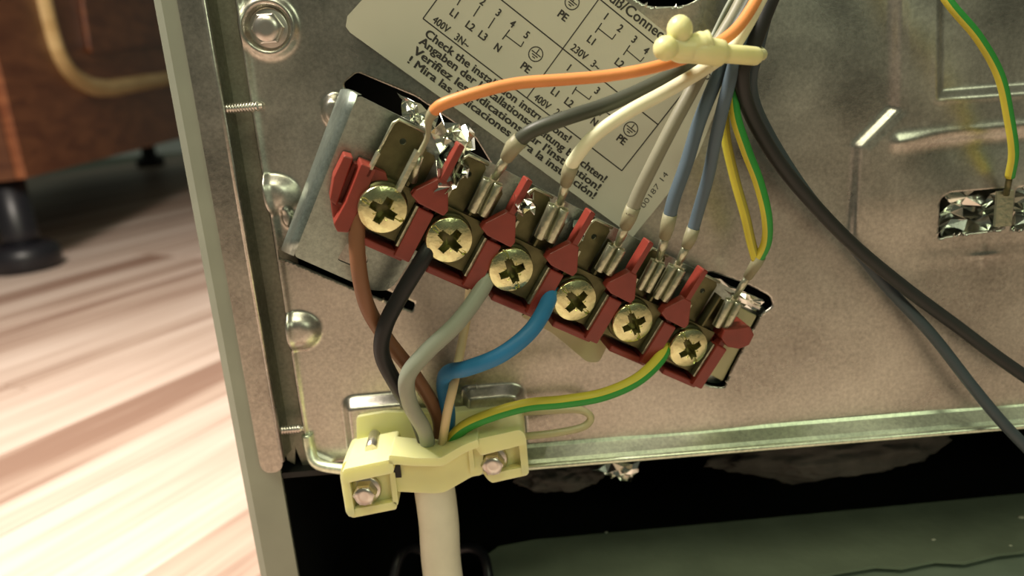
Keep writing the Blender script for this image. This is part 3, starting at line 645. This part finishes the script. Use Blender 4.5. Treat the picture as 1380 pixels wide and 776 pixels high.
mb = MB(); pp(mb, [(640, 600), (704, 585), (712, 640), (662, 651), (652, 640)], -.0150, -.001, 'nylon'); pp(mb, [(638, 599), (642, 592), (700, 579), (707, 584), (710, 598), (648, 614)], -.0220, -.006, 'nylon', .0008)
pp(mb, [(698, 590), (709, 588), (713, 638), (704, 642)], -.0185, -.001, 'nylon', .0006); pp(mb, [(655, 640), (712, 628), (712, 640), (662, 651)], -.0180, -.001, 'nylon', .0008)
mb.build('right_jaw', cc, bevel=.0005)
mb = MB(); pp(mb, [(524, 613), (560, 617), (594, 617), (622, 601), (644, 592), (646, 602), (624, 611), (597, 628), (560, 628), (524, 625)], -.0240, -.013, 'nylon', .0006); mb.build('bridge_bar', cc, bevel=.0006)
mb = MB(); pp(mb, [(530, 622), (596, 624), (640, 602), (652, 600), (650, 640), (636, 642), (600, 663), (586, 665), (530, 662)], -.0184, -.0150, 'nylon', .001)
pp(mb, [(631, 606), (637, 604), (640, 634), (634, 637)], -.0196, -.018, 'nylon', .0004); mb.build('bridge_web', cc, bevel=.0004)
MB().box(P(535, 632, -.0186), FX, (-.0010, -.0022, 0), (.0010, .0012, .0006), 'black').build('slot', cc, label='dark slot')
hexbolt(P(494, 658, -.0172), rad(16, P(494, 658, -.017)), .0042, FX, cc)
hexbolt(P(664, 618, -.0152), rad(16, P(664, 618, -.015)), .0042, FX, cc)
MB().tube([P(505, 586, -.006), P(500, 606, -.016)], .0016, 'steel', 14).build('bolt_shank', cc)
mb = MB(); mb.tube(spline([P(690, 556, -.006), P(740, 553, -.007), P(780, 552, -.007), P(796, 562, -.007), P(786, 575, -.007), P(750, 583, -.007), P(706, 588, -.006)], 8), .00105, 'nylon_clear', 12); mb.build('loop_strap', cc)
# ================================================================== PAPER LABEL with print
YL = -.0007
lab = thing('wiring_label', tuple(P(690, 170, YL)), 'tilted paper wiring-diagram label stuck to the panel behind the wires', 'label')
lp = pxs([(468, 22), (466, 36), (472, 44), (504, 67), (678, 192), (853, 319), (880, 286), (939, 212), (964, 150), (985, 112), (897, 44), (850, 6), (790, -40), (640, -150), (520, -60), (488, 0)], YL)
mb = MB(); mb.prism(lp, (0, -.00012, 0), 'label'); mb.build('paper', lab)
YI = YL - .00014
e1 = (P(838, 230, YI) - P(570, 25, YI)).normalized(); e2 = Vector((0, -1, 0)).cross(e1).normalized()
if e2.z < 0: e2 = -e2
ink = MB()
def line(a, b, wpx=1.6):
    A_, B_ = P(*a, YI), P(*b, YI); d = (B_ - A_); s = Vector((0, -1, 0)).cross(d).normalized() * rad(wpx / 2, A_)
    ink.add([A_ + s, B_ + s, B_ - s, A_ - s], [(0, 1, 2, 3)], 'ink')
cache = {}
def glyphs(s, bold):
    if (s, bold) in cache: return cache[(s, bold)]
    cu = bpy.data.curves.new('t', 'FONT'); cu.body = s; cu.size = 1; cu.offset = bold; cu.resolution_u = 3
    ob = bpy.data.objects.new('t', cu); COL.objects.link(ob); dg = bpy.context.evaluated_depsgraph_get(); dg.update()
    me = bpy.data.meshes.new_from_object(ob.evaluated_get(dg)); vs = [v.co.copy() for v in me.vertices]; fs = [tuple(p.vertices) for p in me.polygons]
    bpy.data.objects.remove(ob); bpy.data.meshes.remove(me); bpy.data.curves.remove(cu); cache[(s, bold)] = (vs, fs); return vs, fs
def text(s, start, end, cap, bold=.018, center=None, wf=1.0, ex=None):
    vs, fs = glyphs(s, 0); x0 = min(v.x for v in vs); x1 = max(v.x for v in vs)
    k = rad(cap, P(700, 150, YI)) / .69
    if center is not None:
        c = P(*center, YI); sx = k * wf; a, b = (ex or (e1, e2)); o = c - a * ((x0 + x1) / 2 * sx) - b * (.345 * k); ob = o
        out = [ob + a * (v.x * sx) + b * (v.y * k) for v in vs]; a_, b_ = a * sx, b * k
    else:
        A_, B_ = P(*start, YI), P(*end, YI); a = (B_ - A_).normalized(); b = Vector((0, -1, 0)).cross(a).normalized()
        if b.z < 0 and a.x > 0: b = -b
        if ex: b = ex
        sx = (B_ - A_).length / (x1 - x0); out = [A_ + a * ((v.x - x0) * sx) + b * (v.y * k) for v in vs]; a_, b_ = a * sx, b * k
    for q, (dx, dy) in enumerate(((0, 0), (-1, -.6), (1, -.6), (-1, .6), (1, .6)) if bold > .006 else ((0, 0),)):
        ink.add([p + a_ * (dx * bold * 1.1) + b_ * (dy * bold * 1.1) + Vector((0, -.000004 * q, 0)) for p in out], fs, 'ink')
text('Check the installation instructions!', (572, 48), (765, 192), 10.3, .030)
text('Angaben der Installationsanleitung beachten!', (564, 58), (813, 246), 10.3, .030)
text("Verifiez les indications sur l'installation!", (556, 71), (805, 257), 10.3, .030)
text('! Mira las indicaciones para la instalación!', (549, 84), (799, 268), 10.3, .030)
text('Anschluß/Connection', (776, -33), (914, 72), 13, .02)
line((570, 25), (838, 230), 1.8); line((676, 0), (887, 168), 1.8); line((800, -8), (937, 104), 1.8)
line((570, 25), (603, -20)); line((838, 230), (937, 104)); line((820, -19), (710, 132)); line((676, 0), (640, -28)); line((640, -28), (603, -20))
def br(a, m, b, c, d):   # bracket joining two terminals: long leg a-m, across to b, up to c
    line(a, m, 1.7); line(b, c, 1.5); line(c, d, 1.5)
for s, c in (('2', (651, 2)), ('3', (672, 17)), ('4', (691, 32)), ('5', (710, 47)), ('N', (671, 64)), ('1', (817, 22)), ('2', (836, 38)), ('3', (855, 53)), ('4', (871, 68)),
             ('1', (767, 91)), ('2', (786, 106)), ('3', (805, 122)), ('N', (801, 164)), ('5', (842, 148)), ('4', (824, 136)), ('5', (890, 84))): text(s, None, None, 9.4, .034, c, .85)
for s, c in (('L1', (612, 18)), ('L2', (634, 35)), ('L3', (651, 48)), ('L1', (797, 54)), ('L2', (835, 85)), ('L1', (748, 124)), ('L2', (767, 138)), ('L3', (873, 116))): text(s, None, None, 9.4, .034, c, .9)
for s, c in (('PE', (709, 91)), ('PE', (759, 21)), ('PE', (838, 188))): text(s, None, None, 9.8, .036, c, .95)
for s, c in (('400V', (595, 33)), ('3N~', (623, 55)), ('230V', (781, 70)), ('3~', (803, 88)), ('400V', (731, 137)), ('2N~', (757, 156))): text(s, None, None, 9.4, .024, c, .86)
text('D', None, None, 9, .02, (954, 103), .9)
for a, b in (((623, -5), (616, 7)), ((647, 8), (638, 22)), ((667, 24), (658, 38)), ((762, 99), (757, 107))): line(a, b, 1.7)
br((687, 40), (677, 53), (682, 48), (702, 63), (706, 56)); br((811, 31), (802, 44), (806, 38), (825, 53), (830, 46)); br((849, 61), (840, 74), (844, 67), (863, 83), (868, 77))
br((777, 117), (771, 127), (775, 120), (794, 134), (797, 129)); br((819, 143), (808, 156), (814, 149), (833, 163), (837, 157))
def earth(cx, cy, r=9.5):
    c = P(cx, cy, YI); R = rad(r, c); t = rad(.75, c); n = 28
    vs = [c + (e1 * math.cos(2 * math.pi * k / n) + e2 * math.sin(2 * math.pi * k / n)) * q for q in (R - t, R + t) for k in range(n)]
    ink.add(vs, [(k, (k + 1) % n, n + (k + 1) % n, n + k) for k in range(n)], 'ink')
    def bar(x0, x1, y): ink.add([c + e1 * (R * x) + e2 * (R * y + q) for x, q in ((x0, -t), (x1, -t), (x1, t), (x0, t))], [(0, 1, 2, 3)], 'ink')
    bar(-.8, .8, .1); bar(-.5, .5, -.22); bar(-.25, .25, -.52)
    ink.add([c + e1 * (x * t) + e2 * (R * y) for x, y in ((-1, .1), (1, .1), (1, .85), (-1, .85))], [(0, 1, 2, 3)], 'ink')
earth(722, 73); earth(771, 3); earth(850, 174)
text('00187 14', (868, 281), (901, 235), 7.5, .005, ex=-e1 * 1.0)
ink.build('printing', lab, label='black printed wiring diagram and four lines of text')
hz = [(520, 830, .006), (531, 775, .010), (540, 748, .014), (553, 738, .018), (575, 742, .022), (605, 744, .024), (632, 738, .022), (650, 746, .018), (658, 775, .012), (660, 830, .008)]
MB().tube(spline([P(*q) for q in hz], 8), .0016, 'foot', 12).build('rubber_hose', label='black rubber hose loop just behind the white cable at the bottom edge', cat='hose')
# ================================================================== CABINET
cA = PZ(36, 241, .12); cB = PZ(235, 189, .12); cu_ = (cB - cA); cu_.z = 0; cl = cu_.length; cu_.normalize(); cn = Vector((cu_.y, -cu_.x, 0)).normalized()
if cn.x < 0: cn = -cn
Z = Vector((0, 0, 1)); CX = (cu_, Z, cn)
cab = thing('kitchen_cabinet', tuple(cA - Z * .12 - cn * .25), 'brown wooden kitchen cabinet with a routed moulding, its highlight painted in, beyond the floor at upper left', 'cabinet')
MB().box(cA - cn * .021, CX, (.004, .004, -.54), (1.6, .66, 0), 'cabshade').build('carcass', cab)
def CPX(a, b, off=0): return PP(a, b, cA + cn * off, cn)
dr = MB(); dr.box(cA, CX, (0, 0, -.02), (.78, .60, .0), 'cabwood'); dr = dr.build('door', cab, bevel=.002)
g = [CPX(38, -60), CPX(53, -8), CPX(66, 45), CPX(80, 82), CPX(104, 108), CPX(140, 119), CPX(190, 112), CPX(262, 100)]
MB().tube(spline(g, 8), .014, 'cabhighlight', 12).build('moulding', dr, label='moulding with its highlight painted pale')
pn = rounded([CPX(98, -60, .001), CPX(118, 72, .001), CPX(190, 62, .001), CPX(270, 52, .001), CPX(270, -60, .001)], .01, 5)
m_ = MB(); m_.prism(pn, cn * .006, 'cabwood'); m_.build('raised_panel', dr, bevel=.003)
MB().box(cA, CX, (.79, 0, -.02), (1.59, .6, 0), 'cabwood').build('door', cab, bevel=.002)
mb = MB(); mb.box(cA, CX, (-.003, -.0, -.05), (.0, .6, -.012), 'cabshade'); mb.build('end_strip', cab)
def foot(fx, fy, top):
    mb = MB(); c = Vector((fx, fy, 0)); f = mb.lathe(c, AX, [(.043, 0), (.044, .022), (.040, .030), (.030, .036)], 'foot', 30); f.lathe(c, AX, [(.024, .034), (.022, .05), (.021, top)], 'foot', 20); f.build('leg', cab)
q = PZ(38, 362, 0); foot(q.x, q.y, .122)
q = PZ(204, 224, 0); foot(q.x, q.y, .122)
print('planks', np_, 'pitch', PIT)
